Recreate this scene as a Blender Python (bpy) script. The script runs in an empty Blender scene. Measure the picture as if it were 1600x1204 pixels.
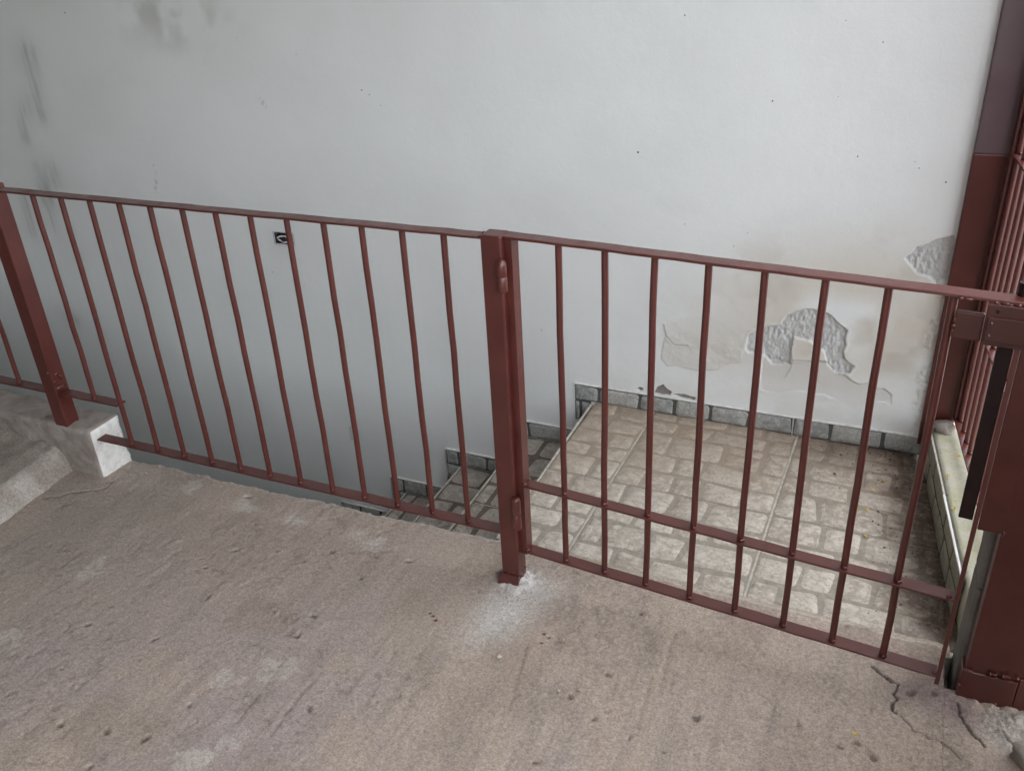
import bpy, bmesh, math, random
import numpy as np
from mathutils import Matrix, Vector

# ------------------------------------------------------------------ camera, sky, sun, exposure
S = bpy.context.scene
COL = S.collection
cam_d = bpy.data.cameras.new('camera'); cam = bpy.data.objects.new('camera', cam_d); COL.objects.link(cam)
cam_d.sensor_fit = 'HORIZONTAL'; cam_d.sensor_width = 36.0; cam_d.lens = 1386.93 / 1600 * 36.0
cam_d.clip_start = 0.02; cam_d.clip_end = 2000
YAW, PITCH, ROLL = -0.4355, -0.4883, -0.0544
f = Vector((math.sin(YAW) * math.cos(PITCH), math.cos(YAW) * math.cos(PITCH), math.sin(PITCH)))
r = Vector((math.cos(YAW), -math.sin(YAW), 0)); u = r.cross(f)
r2 = r * math.cos(ROLL) + u * math.sin(ROLL); u2 = -r * math.sin(ROLL) + u * math.cos(ROLL)
m = Matrix((r2, u2, -f)).transposed().to_4x4(); m.translation = (0.7208, -1.7241, 1.6068)
cam.matrix_world = m
S.camera = cam

SUN_EL, SUN_AZ = math.radians(62), math.radians(-40)      # azimuth measured from +Y towards +X
w = bpy.data.worlds.new('World'); S.world = w; w.use_nodes = True
nt = w.node_tree; nt.nodes.clear()
sky = nt.nodes.new('ShaderNodeTexSky'); sky.sky_type = 'NISHITA'; sky.sun_disc = False
sky.sun_elevation = SUN_EL; sky.sun_rotation = SUN_AZ; sky.air_density = 1.0; sky.dust_density = 4.0; sky.ozone_density = 1.0
hs = nt.nodes.new('ShaderNodeHueSaturation'); hs.inputs['Saturation'].default_value = 0.19
bg = nt.nodes.new('ShaderNodeBackground'); bg.inputs['Strength'].default_value = 0.15
wo = nt.nodes.new('ShaderNodeOutputWorld')
nt.links.new(sky.outputs[0], hs.inputs['Color']); nt.links.new(hs.outputs[0], bg.inputs['Color']); nt.links.new(bg.outputs[0], wo.inputs[0])
sd = bpy.data.lights.new('sun', 'SUN'); sun = bpy.data.objects.new('sun', sd); COL.objects.link(sun)
sd.energy = 0.6; sd.angle = math.radians(25); sd.color = (1.0, 0.96, 0.9)
sun.rotation_euler = Vector((-math.sin(SUN_AZ) * math.cos(SUN_EL), -math.cos(SUN_AZ) * math.cos(SUN_EL), -math.sin(SUN_EL))).to_track_quat('-Z', 'Y').to_euler()
S.view_settings.view_transform = 'Standard'; S.view_settings.look = 'None'
S.view_settings.exposure = 3.33; S.view_settings.gamma = 1.0; S.view_settings.use_curve_mapping = False
S.cycles.use_denoising = True; S.cycles.max_bounces = 7; S.cycles.diffuse_bounces = 5; S.cycles.glossy_bounces = 3
S.cycles.caustics_reflective = False; S.cycles.caustics_refractive = False

# ------------------------------------------------------------------ traces of wear, in metres (wall: x,z  floor: x,y)
PEEL_DEEP = [(0.3087, 0.2735), (0.3142, 0.3178), (0.3382, 0.3445), (0.3694, 0.3642), (0.3977, 0.3719), (0.414, 0.3798), (0.428, 0.41), (0.4592, 0.4327), (0.507, 0.4469), (0.5571, 0.4341), (0.5676, 0.4263), (0.5964, 0.4005), (0.6178, 0.383), (0.617, 0.3493), (0.622, 0.3349), (0.6172, 0.3076), (0.6272, 0.2785), (0.6569, 0.262), (0.6427, 0.2326), (0.6004, 0.2277), (0.5741, 0.2548), (0.5592, 0.299), (0.516, 0.331), (0.4584, 0.3381), (0.4538, 0.2988), (0.4543, 0.24), (0.4, 0.2296), (0.3696, 0.2588), (0.3204, 0.2593)]
PEEL_THIN = [(0.3699, 0.2548), (0.4543, 0.24), (0.5659, 0.2691), (0.6037, 0.2282), (0.6406, 0.2225), (0.6554, 0.2093), (0.6794, 0.1995), (0.7044, 0.2076), (0.7385, 0.1938), (0.7539, 0.1984), (0.7805, 0.1796), (0.7859, 0.1412), (0.7707, 0.1464), (0.7445, 0.1496), (0.7084, 0.1273), (0.6675, 0.1118), (0.6292, 0.1252), (0.5798, 0.1448), (0.491, 0.1457), (0.4339, 0.1236), (0.3767, 0.1303), (0.366, 0.1737), (0.3653, 0.2262)]
BLISTER = [(0.0235, 0.3256), (0.0342, 0.2866), (0.0229, 0.2274), (0.02, 0.1978), (0.0439, 0.1699), (0.0742, 0.1768), (0.1048, 0.1711), (0.1426, 0.1667), (0.2162, 0.1784), (0.2544, 0.209), (0.2965, 0.2237), (0.3028, 0.2847), (0.2929, 0.3228), (0.2412, 0.3549), (0.1687, 0.3726), (0.0964, 0.3632)]
CHIPS = [[(0.001, 0.0533), (0.0081, 0.0785), (0.0311, 0.0911), (0.0473, 0.0743), (0.065, 0.0665), (0.0558, 0.054), (0.0325, 0.0491)], [(0.0653, 0.06), (0.1094, 0.0655), (0.1518, 0.0578), (0.1446, 0.0479), (0.1024, 0.0491)], [(-0.0647, 0.0596), (-0.0549, 0.0679), (-0.0409, 0.0659), (-0.0407, 0.0549), (-0.0525, 0.0507)]]
PEEL_EDGE = [(0.7529, 0.6383), (0.7711, 0.6541), (0.78, 0.6759), (0.7992, 0.6823), (0.8264, 0.7008), (0.8413, 0.7067), (0.8705, 0.7206), (0.8805, 0.708), (0.8798, 0.6418), (0.8796, 0.5835), (0.8562, 0.5785), (0.8493, 0.5706), (0.826, 0.5894), (0.793, 0.5905)]
FLAKE_LINES = [[(-0.1721, 0.1165), (-0.1397, 0.1108)], [(-0.1339, 0.1356), (-0.096, 0.1437), (-0.0943, 0.1654), (-0.045, 0.1603)], [(0.0235, 0.3256), (0.0342, 0.2866), (0.0637, 0.254), (0.1122, 0.257)], [(0.4599, 0.2528), (0.5665, 0.2634)], [(0.4525, 0.2947), (0.4599, 0.2528), (0.4561, 0.2204), (0.4453, 0.1886)], [(-1.5437, 1.0442), (-1.5247, 1.0099)], [(-2.1472, 0.7293), (-2.1544, 0.6831), (-2.1727, 0.6464)], [(-1.3653, -0.3537), (-1.367, -0.3911), (-1.3624, -0.4151)]]
SPECKS = [(0.0557, 1.3185), (0.5045, 1.3026), (0.6073, 1.2468), (0.3265, 1.0829), (0.5083, 1.1004), (-0.0777, 0.9129), (0.7366, 0.9267), (0.7493, 0.9091), (0.2849, 0.6768), (0.2439, 0.6284), (-1.5945, 1.2554), (-1.3452, 1.1979), (-2.1494, 0.7559), (-1.0889, 1.0803), (-1.0593, 1.0658), (-1.0197, 1.0297), (-2.4231, 1.3439), (-0.4339, 0.2421), (-0.5239, 0.3001), (-1.6327, 0.3402), (-0.924, 0.2162), (0.5812, 0.9331), (0.0832, 0.6894), (0.825, 0.8733)]
SMUDGES = [[(-2.6813, 1.1859), (-2.7065, 1.0186)], [(-2.7619, 0.9774), (-2.7168, 0.9387)], [(-2.8324, 0.9483), (-2.8604, 0.8375)], [(-2.8321, 0.6976), (-2.8298, 0.5666)], [(-2.7511, 0.7023), (-2.7607, 0.6588)], [(-2.9812, 0.5558), (-3.0141, 0.4)], [(-2.8422, 0.5952), (-2.8717, 0.443)], [(-2.9338, -0.0319), (-2.8956, -0.044)], [(-2.7246, 1.1981), (-2.7372, 1.1601)]]
GRIME = [(-2.0559, 1.3636), (-1.9368, 1.3403), (-1.7775, 1.3061), (-1.8347, 1.3724)]
CRACKS = [[(0.8189, -0.004), (0.8375, -0.0203), (0.8556, -0.0331), (0.8733, -0.0425), (0.8706, -0.0752), (0.8753, -0.0859), (0.868, -0.1072), (0.8689, -0.125), (0.8773, -0.1278)], [(0.8859, -0.1364), (0.9049, -0.1526), (0.9174, -0.1651), (0.9415, -0.1729), (0.969, -0.1762), (0.9846, -0.1895), (1.0037, -0.2092)], [(1.0005, -0.0502), (1.0064, -0.0841), (1.0161, -0.1097), (1.0277, -0.1282), (1.0428, -0.1449), (1.0539, -0.1599)], [(1.0826, -0.1013), (1.097, -0.1239), (1.1154, -0.1333), (1.126, -0.1456)], [(-1.6982, -0.1778), (-1.6634, -0.161), (-1.6439, -0.1363), (-1.605, -0.1046), (-1.5685, -0.0826), (-1.5498, -0.0624), (-1.5545, -0.0319)]]
SCRATCHES = [[(0.3604, -0.0605), (0.3599, -0.1208), (0.3658, -0.1946), (0.3715, -0.2644)], [(0.3423, -0.222), (0.3481, -0.3192), (0.3606, -0.3908)], [(0.0282, -0.2329), (0.0492, -0.3397), (0.0643, -0.4282)], [(-0.4089, -0.4924), (-0.4145, -0.6069), (-0.4051, -0.6949)], [(-0.5087, -0.6043), (-0.5033, -0.6847)]]
SPILL = [(-0.0824, -0.0911), (-0.0119, -0.0381), (-0.0651, -0.2118), (-0.1191, -0.2682), (-0.0345, -0.1382), (-0.1048, -0.1645)]
PALE = [(-1.2604, -0.3691), (-1.2646, -0.4009), (-1.249, -0.6939), (-0.5084, -0.7812), (-0.493, -0.7569), (-0.517, -0.8026), (-1.2748, 0.0395), (-1.0534, 0.0238), (-1.0017, 0.006), (-0.8459, 0.0091), (-0.5543, -0.0179), (-0.6064, -0.0048), (-0.6186, -0.5942), (-0.5129, -0.5319)]
PURPLE = [(0.9385, -0.0316), (0.9916, -0.061), (1.017, -0.0989), (0.8989, -0.0569)]
PITS = [(-0.8633, -0.619), (-0.64, -0.6934), (-0.8886, -0.8455), (-1.0929, -0.5726), (-0.8723, -0.5174), (-0.881, -0.5515), (-0.6465, -0.3588), (-0.4925, -0.5949), (-0.3689, -0.5957), (-1.0252, -0.7162), (-0.7683, -0.8204), (-0.5382, -0.411), (-0.8567, -0.3728), (-0.6704, -0.8034), (-0.73, -0.9095), (-0.923, -0.1818), (-0.952, -0.2739), (-0.6474, -0.3575), (-0.9428, -0.0538), (-0.6939, -0.1557), (-0.4964, -0.1609), (-0.4137, -0.0484), (-0.5096, -0.0646), (-0.8007, -0.1391), (-1.0579, 0.0534), (-0.6429, -0.0893), (-0.5333, -0.4092), (-0.5397, -0.3334), (-1.0727, -0.1554), (0.1822, -0.3427), (0.2803, -0.3509), (0.3448, -0.4074), (0.1772, -0.539), (0.4693, -0.3004), (0.4216, -0.4189), (0.2422, -0.2478), (0.255, -0.3857), (0.2616, -0.0204), (0.6796, -0.2366), (0.7705, -0.267), (0.8029, -0.2434), (0.8392, -0.2732), (0.9035, -0.0564), (0.9511, -0.0382)]
REDDROPS = [(-0.2411, -0.2205), (-0.227, -0.2329), (0.0589, -0.2106), (0.0696, -0.1853), (0.0534, -0.1794), (-0.2535, -0.2149)]
STONES = [(-0.0195, -0.2932), (0.1547, -0.3415), (0.1065, -0.1832), (-1.6957, -0.1094), (0.198, -0.3208), (-1.48, 0.047), (-0.6276, -0.63)]
FLOWERS_L = [(0.7946, 0.8395), (0.7705, 0.779), (0.7601, 0.6655), (0.7338, 0.656), (0.768, 0.5334)]
FLOWERS_LEDGE = [(0.9869, 0.846), (0.9594, 0.7272), (0.9745, 0.5594)]
FLOWER_F = [(0.7962, -0.2265)]
CRUMBS = [(0.6019, 0.8206), (0.6495, 0.8324), (0.6714, 0.7577), (0.7914, 0.6673), (0.7955, 0.602), (0.8299, 0.5941), (0.819, 0.4977), (0.6983, 0.9117), (0.6573, 0.9535), (0.8354, 0.8158)]


# ------------------------------------------------------------------ helpers
RNG = np.random.default_rng(7); random.seed(5)
def vnoise(x, y, seed):
    """smooth value noise on numpy arrays"""
    rg = np.random.default_rng(seed); T = rg.random((256, 256))
    xi = np.floor(x).astype(int); yi = np.floor(y).astype(int); fx = x - xi; fy = y - yi
    fx = fx * fx * (3 - 2 * fx); fy = fy * fy * (3 - 2 * fy)
    a = T[xi & 255, yi & 255]; b = T[(xi + 1) & 255, yi & 255]; c = T[xi & 255, (yi + 1) & 255]; d = T[(xi + 1) & 255, (yi + 1) & 255]
    return (a * (1 - fx) + b * fx) * (1 - fy) + (c * (1 - fx) + d * fx) * fy
def fbm(x, y, seed, oct=4, lac=2.1, gain=0.5):
    s = 0; a = 1; t = 0
    for k in range(oct):
        s = s + a * vnoise(x + 17.3 * k, y - 9.1 * k, seed + k); t += a; a *= gain; x = x * lac; y = y * lac
    return s / t
def sstep(a, b, v):
    t = np.clip((v - a) / (b - a), 0, 1); return t * t * (3 - 2 * t)
def segdist(px, py, pts):
    d = np.full(px.shape, 9.0)
    for (ax, ay), (bx, by) in zip(pts[:-1], pts[1:]):
        vx, vy = bx - ax, by - ay; L = vx * vx + vy * vy + 1e-12
        t = np.clip(((px - ax) * vx + (py - ay) * vy) / L, 0, 1)
        d = np.minimum(d, np.hypot(px - ax - t * vx, py - ay - t * vy))
    return d
def polysd(px, py, pts):
    """signed distance to a polygon, negative inside"""
    inside = np.zeros(px.shape, bool)
    for (ax, ay), (bx, by) in zip(pts, pts[1:] + pts[:1]):
        cond = ((ay > py) != (by > py)) & (px < (bx - ax) * (py - ay) / (by - ay + 1e-12) + ax)
        inside ^= cond
    d = segdist(px, py, list(pts) + [pts[0]])
    return np.where(inside, -d, d)

def mesh(name, verts, faces, mat=None, smooth=False):
    me = bpy.data.meshes.new(name); me.from_pydata([tuple(v) for v in verts], [], faces); me.update()
    if mat: me.materials.append(mat)
    if smooth: me.shade_smooth()
    return me
def obj(name, me, parent=None, loc=(0, 0, 0), rot=(0, 0, 0)):
    o = bpy.data.objects.new(name, me); COL.objects.link(o); o.location = loc; o.rotation_euler = rot
    if parent: o.parent = parent
    return o
def tag(o, label, cat, group=None):
    o['label'] = label; o['category'] = cat
    if group: o['group'] = group
    return o
def struct(o): o['kind'] = 'structure'; return o
def thing(name, label, cat, loc=(0, 0, 0), rz=0, group=None):
    return tag(obj(name, None, None, loc, (0, 0, rz)), label, cat, group)
def box_me(name, x0, x1, y0, y1, z0, z1, mat, bev=0.0, seg=2, smooth=False):
    bm = bmesh.new(); bmesh.ops.create_cube(bm, size=1)
    bmesh.ops.scale(bm, vec=(x1 - x0, y1 - y0, z1 - z0), verts=bm.verts)
    bmesh.ops.translate(bm, vec=((x0 + x1) / 2, (y0 + y1) / 2, (z0 + z1) / 2), verts=bm.verts)
    if bev: bmesh.ops.bevel(bm, geom=list(bm.edges), offset=bev, segments=seg, profile=0.5, affect='EDGES', clamp_overlap=True)
    me = bpy.data.meshes.new(name); bm.to_mesh(me); bm.free(); me.materials.append(mat)
    return me
def box(name, parent, x0, x1, y0, y1, z0, z1, mat, bev=0.0, seg=2):
    return obj(name, box_me(name, x0, x1, y0, y1, z0, z1, mat, bev, seg), parent)
def grid_me(name, P, cols, mat, keep=None):
    """P: (ny, nx, 3) points, cols: (ny, nx, 3) albedo"""
    ny, nx = P.shape[:2]
    idx = np.arange(ny * nx).reshape(ny, nx)
    q = np.stack([idx[:-1, :-1], idx[:-1, 1:], idx[1:, 1:], idx[1:, :-1]], -1).reshape(-1, 4)
    if keep is not None: q = q[keep.reshape(-1)]
    me = bpy.data.meshes.new(name)
    me.vertices.add(ny * nx); me.vertices.foreach_set('co', P.reshape(-1).astype(np.float32))
    me.loops.add(q.size); me.loops.foreach_set('vertex_index', q.reshape(-1).astype(np.int32))
    me.polygons.add(len(q)); me.polygons.foreach_set('loop_start', (np.arange(len(q)) * 4).astype(np.int32))
    me.update(calc_edges=True)
    a = me.color_attributes.new('albedo', 'FLOAT_COLOR', 'POINT')
    c4 = np.ones((ny * nx, 4), np.float32); c4[:, :3] = cols.reshape(-1, 3)
    a.data.foreach_set('color', c4.reshape(-1)); me.materials.append(mat); me.shade_smooth()
    return me

# ------------------------------------------------------------------ materials
class N:
    def __init__(s, name, rough=0.8, spec=0.3):
        s.m = bpy.data.materials.new(name); s.m.use_nodes = True; s.t = s.m.node_tree
        s.b = s.t.nodes['Principled BSDF']; s.b.inputs['Roughness'].default_value = rough
        s.b.inputs['Specular IOR Level'].default_value = spec
        s.pos = s.n('ShaderNodeNewGeometry').outputs['Position']; s.objc = s.n('ShaderNodeTexCoord').outputs['Object']
    def n(s, t, **kw):
        x = s.t.nodes.new(t)
        for k, v in kw.items(): setattr(x, k, v)
        return x
    def l(s, a, b): s.t.links.new(a, b)
    def noise(s, scale, detail=4, rough=0.55, vec=None, stretch=None):
        v = vec or s.pos
        if stretch:
            mp = s.n('ShaderNodeMapping'); mp.inputs['Scale'].default_value = stretch; s.l(v, mp.inputs[0]); v = mp.outputs[0]
        x = s.n('ShaderNodeTexNoise'); x.inputs['Scale'].default_value = scale; x.inputs['Detail'].default_value = detail; x.inputs['Roughness'].default_value = rough
        s.l(v, x.inputs['Vector']); return x.outputs['Fac']
    def ramp(s, fac, a, b, va=0.0, vb=1.0):
        x = s.n('ShaderNodeMapRange'); x.interpolation_type = 'SMOOTHSTEP'; s.l(fac, x.inputs['Value'])
        for i, v in zip(('From Min', 'From Max', 'To Min', 'To Max'), (a, b, va, vb)): x.inputs[i].default_value = v
        return x.outputs[0]
    def math(s, op, a, b):
        x = s.n('ShaderNodeMath', operation=op)
        for i, v in enumerate((a, b)):
            if isinstance(v, (int, float)): x.inputs[i].default_value = v
            else: s.l(v, x.inputs[i])
        return x.outputs[0]
    def mix(s, fac, a, b, mode='MIX'):
        x = s.n('ShaderNodeMix', data_type='RGBA', blend_type=mode)
        for k, v in ((0, fac), (6, a), (7, b)):
            if isinstance(v, (int, float)): x.inputs[k].default_value = v
            elif isinstance(v, tuple): x.inputs[k].default_value = (*v, 1)
            else: s.l(v, x.inputs[k])
        return x.outputs[2]
    def col(s, c):
        if isinstance(c, tuple): s.b.inputs['Base Color'].default_value = (*c, 1)
        else: s.l(c, s.b.inputs['Base Color'])
        return s
    def rough(s, v): s.l(v, s.b.inputs['Roughness']); return s
    def bump(s, h, strength=0.3, dist=0.002):
        x = s.n('ShaderNodeBump'); x.inputs['Strength'].default_value = strength; x.inputs['Distance'].default_value = dist
        s.l(h, x.inputs['Height']); s.l(x.outputs[0], s.b.inputs['Normal']); return s
    def attr(s, name='albedo'):
        x = s.n('ShaderNodeAttribute'); x.attribute_name = name; return x.outputs['Color']
    def rand(s): return s.n('ShaderNodeObjectInfo').outputs['Random']
    def sep(s, i): x = s.n('ShaderNodeSeparateXYZ'); s.l(s.pos, x.inputs[0]); return x.outputs[i]

def mat_paint(name, a, b, rough=0.36, spec=0.5, coat=.30):
    k = N(name, rough, spec); f1 = k.noise(9, 4); f2 = k.noise(160, 2)
    c = k.mix(k.ramp(f1, .35, .7), a, b)
    dust = k.ramp(k.noise(35, 5, .7), .58, .82, 0, .15)
    c = k.mix(dust, c, tuple(min(1, v * 1.3 + .025) for v in b))
    k.col(c)
    k.rough(k.ramp(k.noise(22, 4), .3, .75, rough - .04, rough + .14))
    k.b.inputs['Coat Weight'].default_value = coat; k.b.inputs['Coat Roughness'].default_value = .14
    k.bump(k.math('ADD', k.noise(26, 4, .6, stretch=(1, 1, .3)), k.math('MULTIPLY', f2, .3)), .16, .0016)
    return k.m
RED = mat_paint('red_oxide_paint', (.078, .0165, .0125), (.098, .022, .0165), .34)
RED2 = mat_paint('red_oxide_paint_old', (.105, .068, .076), (.125, .082, .09), .4)
DARKRED = mat_paint('dark_paint', (.050, .015, .0115), (.064, .019, .0145), .42, .4, 0)
BLACK = mat_paint('black_steel', (.014, .0055, .005), (.020, .0075, .0065), .55, .25, 0)

k = N('floor_concrete', .9, .25)
fine = k.noise(210, 3, .65); mid = k.noise(90, 5, .65)
c = k.mix(1.0, k.attr(), k.mix(k.ramp(fine, .34, .66), (.80, .79, .78), (1.16, 1.16, 1.155)), 'MULTIPLY')
c = k.mix(1.0, c, k.mix(k.ramp(mid, .32, .68), (.86, .85, .84), (1.10, 1.10, 1.10)), 'MULTIPLY')
spk = k.ramp(k.noise(130, 3, .6), .675, .71, 0, .6)
c = k.mix(spk, c, (.13, .105, .09))
pale = k.ramp(k.noise(190, 2, .5, stretch=(1, .8, 1)), .68, .78, 0, .35)
c = k.mix(pale, c, (.5, .47, .43))
k.col(c); k.bump(k.math('ADD', k.math('MULTIPLY', fine, .45), k.math('ADD', k.math('MULTIPLY', mid, .5), k.math('MULTIPLY', k.noise(40, 4, stretch=(3, .25, 1)), .35))), .5, .0026)
FLOOR = k.m

k = N('wall_plaster', .82, .25)
c = k.mix(k.ramp(k.noise(3.2, 5), .35, .75, 0, .10), k.attr(), (.52, .54, .52))
c = k.mix(k.ramp(k.noise(240, 2), .70, .78, 0, .16), c, (.35, .34, .32))
k.col(c); k.bump(k.math('ADD', k.noise(38, 5, .6), k.math('MULTIPLY', k.noise(170, 3), .5)), .28, .003)
WALL = k.m

k = N('rough_cement', .93, .2)
c = k.mix(k.ramp(k.noise(14, 6, .65), .3, .72), (.24, .205, .18), (.36, .325, .295))
c = k.mix(k.ramp(k.noise(230, 2), .64, .76, 0, .5), c, (.12, .1, .09))
k.col(c); k.bump(k.noise(60, 8, .7), .7, .006); CEMENT = k.m
k = N('whitewashed_cement', .9, .2)
c = k.mix(k.ramp(k.noise(30, 6, .7), .42, .66), (.74, .74, .71), (.60, .58, .54)); c = k.mix(k.ramp(k.noise(90, 4), .66, .74, 0, .7), c, (.25, .22, .2))
k.col(c); k.bump(k.noise(45, 7, .65), .6, .006); WHITEWASH = k.m
k = N('ledge_cement', .92, .2)
c = k.mix(k.ramp(k.noise(16, 6, .65), .35, .68), (.45, .44, .30), (.52, .50, .42)); c = k.mix(k.ramp(k.noise(150, 3, .6, stretch=(2, .6, 1)), .62, .7, 0, .7), c, (.17, .16, .1))
k.col(c); k.bump(k.noise(70, 7, .65), .5, .004); LEDGE = k.m
k = N('smooth_grey_cement', .85, .25)
k.col(k.mix(k.ramp(k.noise(12, 6, .6), .3, .7), (.15, .14, .125), (.21, .2, .18))); k.bump(k.noise(70, 6), .25, .003); GREYCEM = k.m
k = N('mortar', .93, .2)
c = k.mix(k.ramp(k.noise(20, 6, .65), .35, .68), (.33, .29, .22), (.43, .39, .31)); c = k.mix(k.ramp(k.noise(180, 3), .64, .72, 0, .5), c, (.14, .12, .09))
k.col(c); k.bump(k.noise(55, 7, .65), .6, .005); MORTAR = k.m
k = N('pale_grout', .9, .2); k.col(k.mix(k.ramp(k.noise(60, 5), .35, .65), (.42, .39, .33), (.56, .53, .47))); k.bump(k.noise(220, 3), .4, .002); GROUT = k.m

def mat_stone(name, lo, hi, joint, dirt, dirty, rough=.55):
    """printed stone face of a tile: per-stone tint, scratchy relief and trodden-in dirt"""
    k = N(name, rough, .4)
    rnd = k.rand()
    c = k.mix(k.ramp(rnd, 0, 1), lo, hi)
    v1 = k.noise(34, 8, .66); v2 = k.noise(95, 6, .7)
    crease = k.ramp(k.math('ABSOLUTE', k.math('SUBTRACT', k.noise(30, 6, .6), .5), 0), 0, .05, 1, 0)
    c = k.mix(k.ramp(v1, .42, .60, 0, .85), c, tuple(min(.7, x * 1.18) for x in hi))
    c = k.mix(k.ramp(v2, .54, .66, 0, .55), c, joint)
    c = k.mix(k.math('MULTIPLY', crease, .38), c, joint)
    if dirty:
        x, y = k.sep(0), k.sep(1); t = k.math('ADD', x, k.math('MULTIPLY', y, .12))
        film = k.ramp(k.math('ADD', k.math('SUBTRACT', y, k.math('MULTIPLY', x, .25)), k.math('MULTIPLY', k.noise(4, 6, .6), .9)), .75, 1.35, 0, .48)   # brown film, heavier to the back
        c = k.mix(film, c, (.36, .255, .17))
        e = k.ramp(k.math('ADD', t, k.math('MULTIPLY', k.noise(8, 6, .62), .34)), 1.00, 1.16)             # silt swept against the ledge
        b = k.ramp(k.math('ADD', y, k.math('MULTIPLY', k.noise(5, 6, .6), .4)), 1.04, 1.26, 0, .7)        # and along the wall
        b = k.math('MULTIPLY', b, k.ramp(x, .3, .7))
        c = k.mix(k.math('MULTIPLY', k.math('MAXIMUM', e, b), k.ramp(k.noise(60, 5, .7), .25, .55, .6, .97)), c, dirt)
    k.col(c); k.rough(k.ramp(v1, .3, .7, rough - .12, rough + .22))
    k.bump(k.math('ADD', v1, k.math('SUBTRACT', k.math('MULTIPLY', v2, .6), k.math('MULTIPLY', crease, .25))), .5, .005)
    return k.m
STONE = mat_stone('landing_stone', (.40, .35, .29), (.53, .485, .415), (.24, .195, .145), (.085, .055, .038), True)
JOINT = mat_stone('landing_joint', (.295, .262, .212), (.325, .29, .24), (.23, .20, .16), (.08, .052, .036), True, .7)
TSTONE = mat_stone('tread_stone', (.30, .265, .225), (.41, .375, .325), (.15, .11, .082), (.1, .07, .05), False)
TJOINT = mat_stone('tread_joint', (.12, .092, .074), (.145, .112, .09), (.08, .06, .045), (.1, .07, .05), False, .7)
BSTONE = mat_stone('skirting_stone', (.27, .285, .275), (.42, .42, .395), (.15, .165, .155), (.1, .07, .05), False)
BJOINT = mat_stone('skirting_joint', (.075, .08, .077), (.095, .10, .096), (.05, .055, .052), (.1, .07, .05), False, .7)
LSTONE = mat_stone('ledge_stone', (.23, .22, .165), (.30, .285, .22), (.15, .14, .1), (.1, .07, .05), False)
LJOINT = mat_stone('ledge_joint', (.07, .065, .05), (.085, .08, .06), (.05, .045, .035), (.1, .07, .05), False, .7)
k = N('yellow_petal', .6, .3); k.col(k.mix(k.rand(), (.75, .52, .06), (.8, .62, .16))); PETAL = k.m
k = N('dry_brown', .8, .2); k.col(k.mix(k.rand(), (.10, .06, .035), (.05, .032, .022))); DRY = k.m
k = N('pale_pebble', .85, .25); k.col(k.mix(k.rand(), (.5, .46, .40), (.34, .27, .2))); k.bump(k.noise(300, 3), .4, .002); PEBBLE = k.m
k = N('box_plastic', .5, .4); k.col(k.mix(k.ramp(k.noise(80, 4), .4, .6), (.03, .03, .033), (.12, .12, .122))); PLASTIC = k.m
k = N('wire_sheath', .45, .4); k.col(k.mix(k.noise(60, 2), (.5, .5, .5), (.62, .62, .6))); WIRE = k.m
k = N('roof_plaster', .9, .2); k.col(k.mix(k.noise(3, 4), (.52, .52, .51), (.56, .56, .55))); ROOF = k.m
k = N('asphalt', .9, .3); k.col(k.mix(k.noise(40, 5), (.10, .10, .10), (.17, .165, .16))); k.bump(k.noise(200, 4), .4, .004); ASPHALT = k.m

# ------------------------------------------------------------------ large structure: shell round the stair head, unseen roof and walls shaped to steer the light
WY = 1.042                       # face of the plastered wall
def ground():
    v = [(-400, -400, -.09), (400, -400, -.09), (400, 400, -.09), (-400, 400, -.09), (-6.2, -5.2, -.09), (1.42, -5.2, -.09), (1.42, 1.3, -.09), (-6.2, 1.3, -.09)]
    struct(obj('street', mesh('street', v, [(0, 1, 5, 4), (1, 2, 6, 5), (2, 3, 7, 6), (3, 0, 4, 7)], ASPHALT)))
ground()
struct(obj('light_block', box_me('light_block', 1.2, 1.24, -1.7, -.1, -.05, 1.1, CEMENT, .004)))  # unseen block added to hold light off the near floor and post fronts
struct(obj('unseen_shade_roof', box_me('unseen_shade_roof', -6.2, 1.02, -5.2, 1.3, 2.75, 2.95, ROOF, .01)))  # out of view, added to shade the scene; height and reach set by the light
struct(obj('unseen_shade_wall_left', box_me('unseen_shade_wall_left', -6.2, -6.0, -5.2, 1.3, -2.4, 2.748, ROOF)))  # added out of view so that daylight comes in from the right
struct(obj('unseen_shade_wall_rear', box_me('unseen_shade_wall_rear', -5.998, 1.3, -5.2, -5.0, -.2, 2.748, ROOF)))  # added behind the camera to keep daylight off the post fronts
struct(obj('stairwell_side', box_me('stairwell_side', -5.99, .96, .0, .085, -2.4, -.16, WHITEWASH)))
struct(obj('stairwell_floor', box_me('stairwell_floor', -5.99, -1.9, .085, 1.1, -2.4, -2.05, WHITEWASH)))

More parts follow.
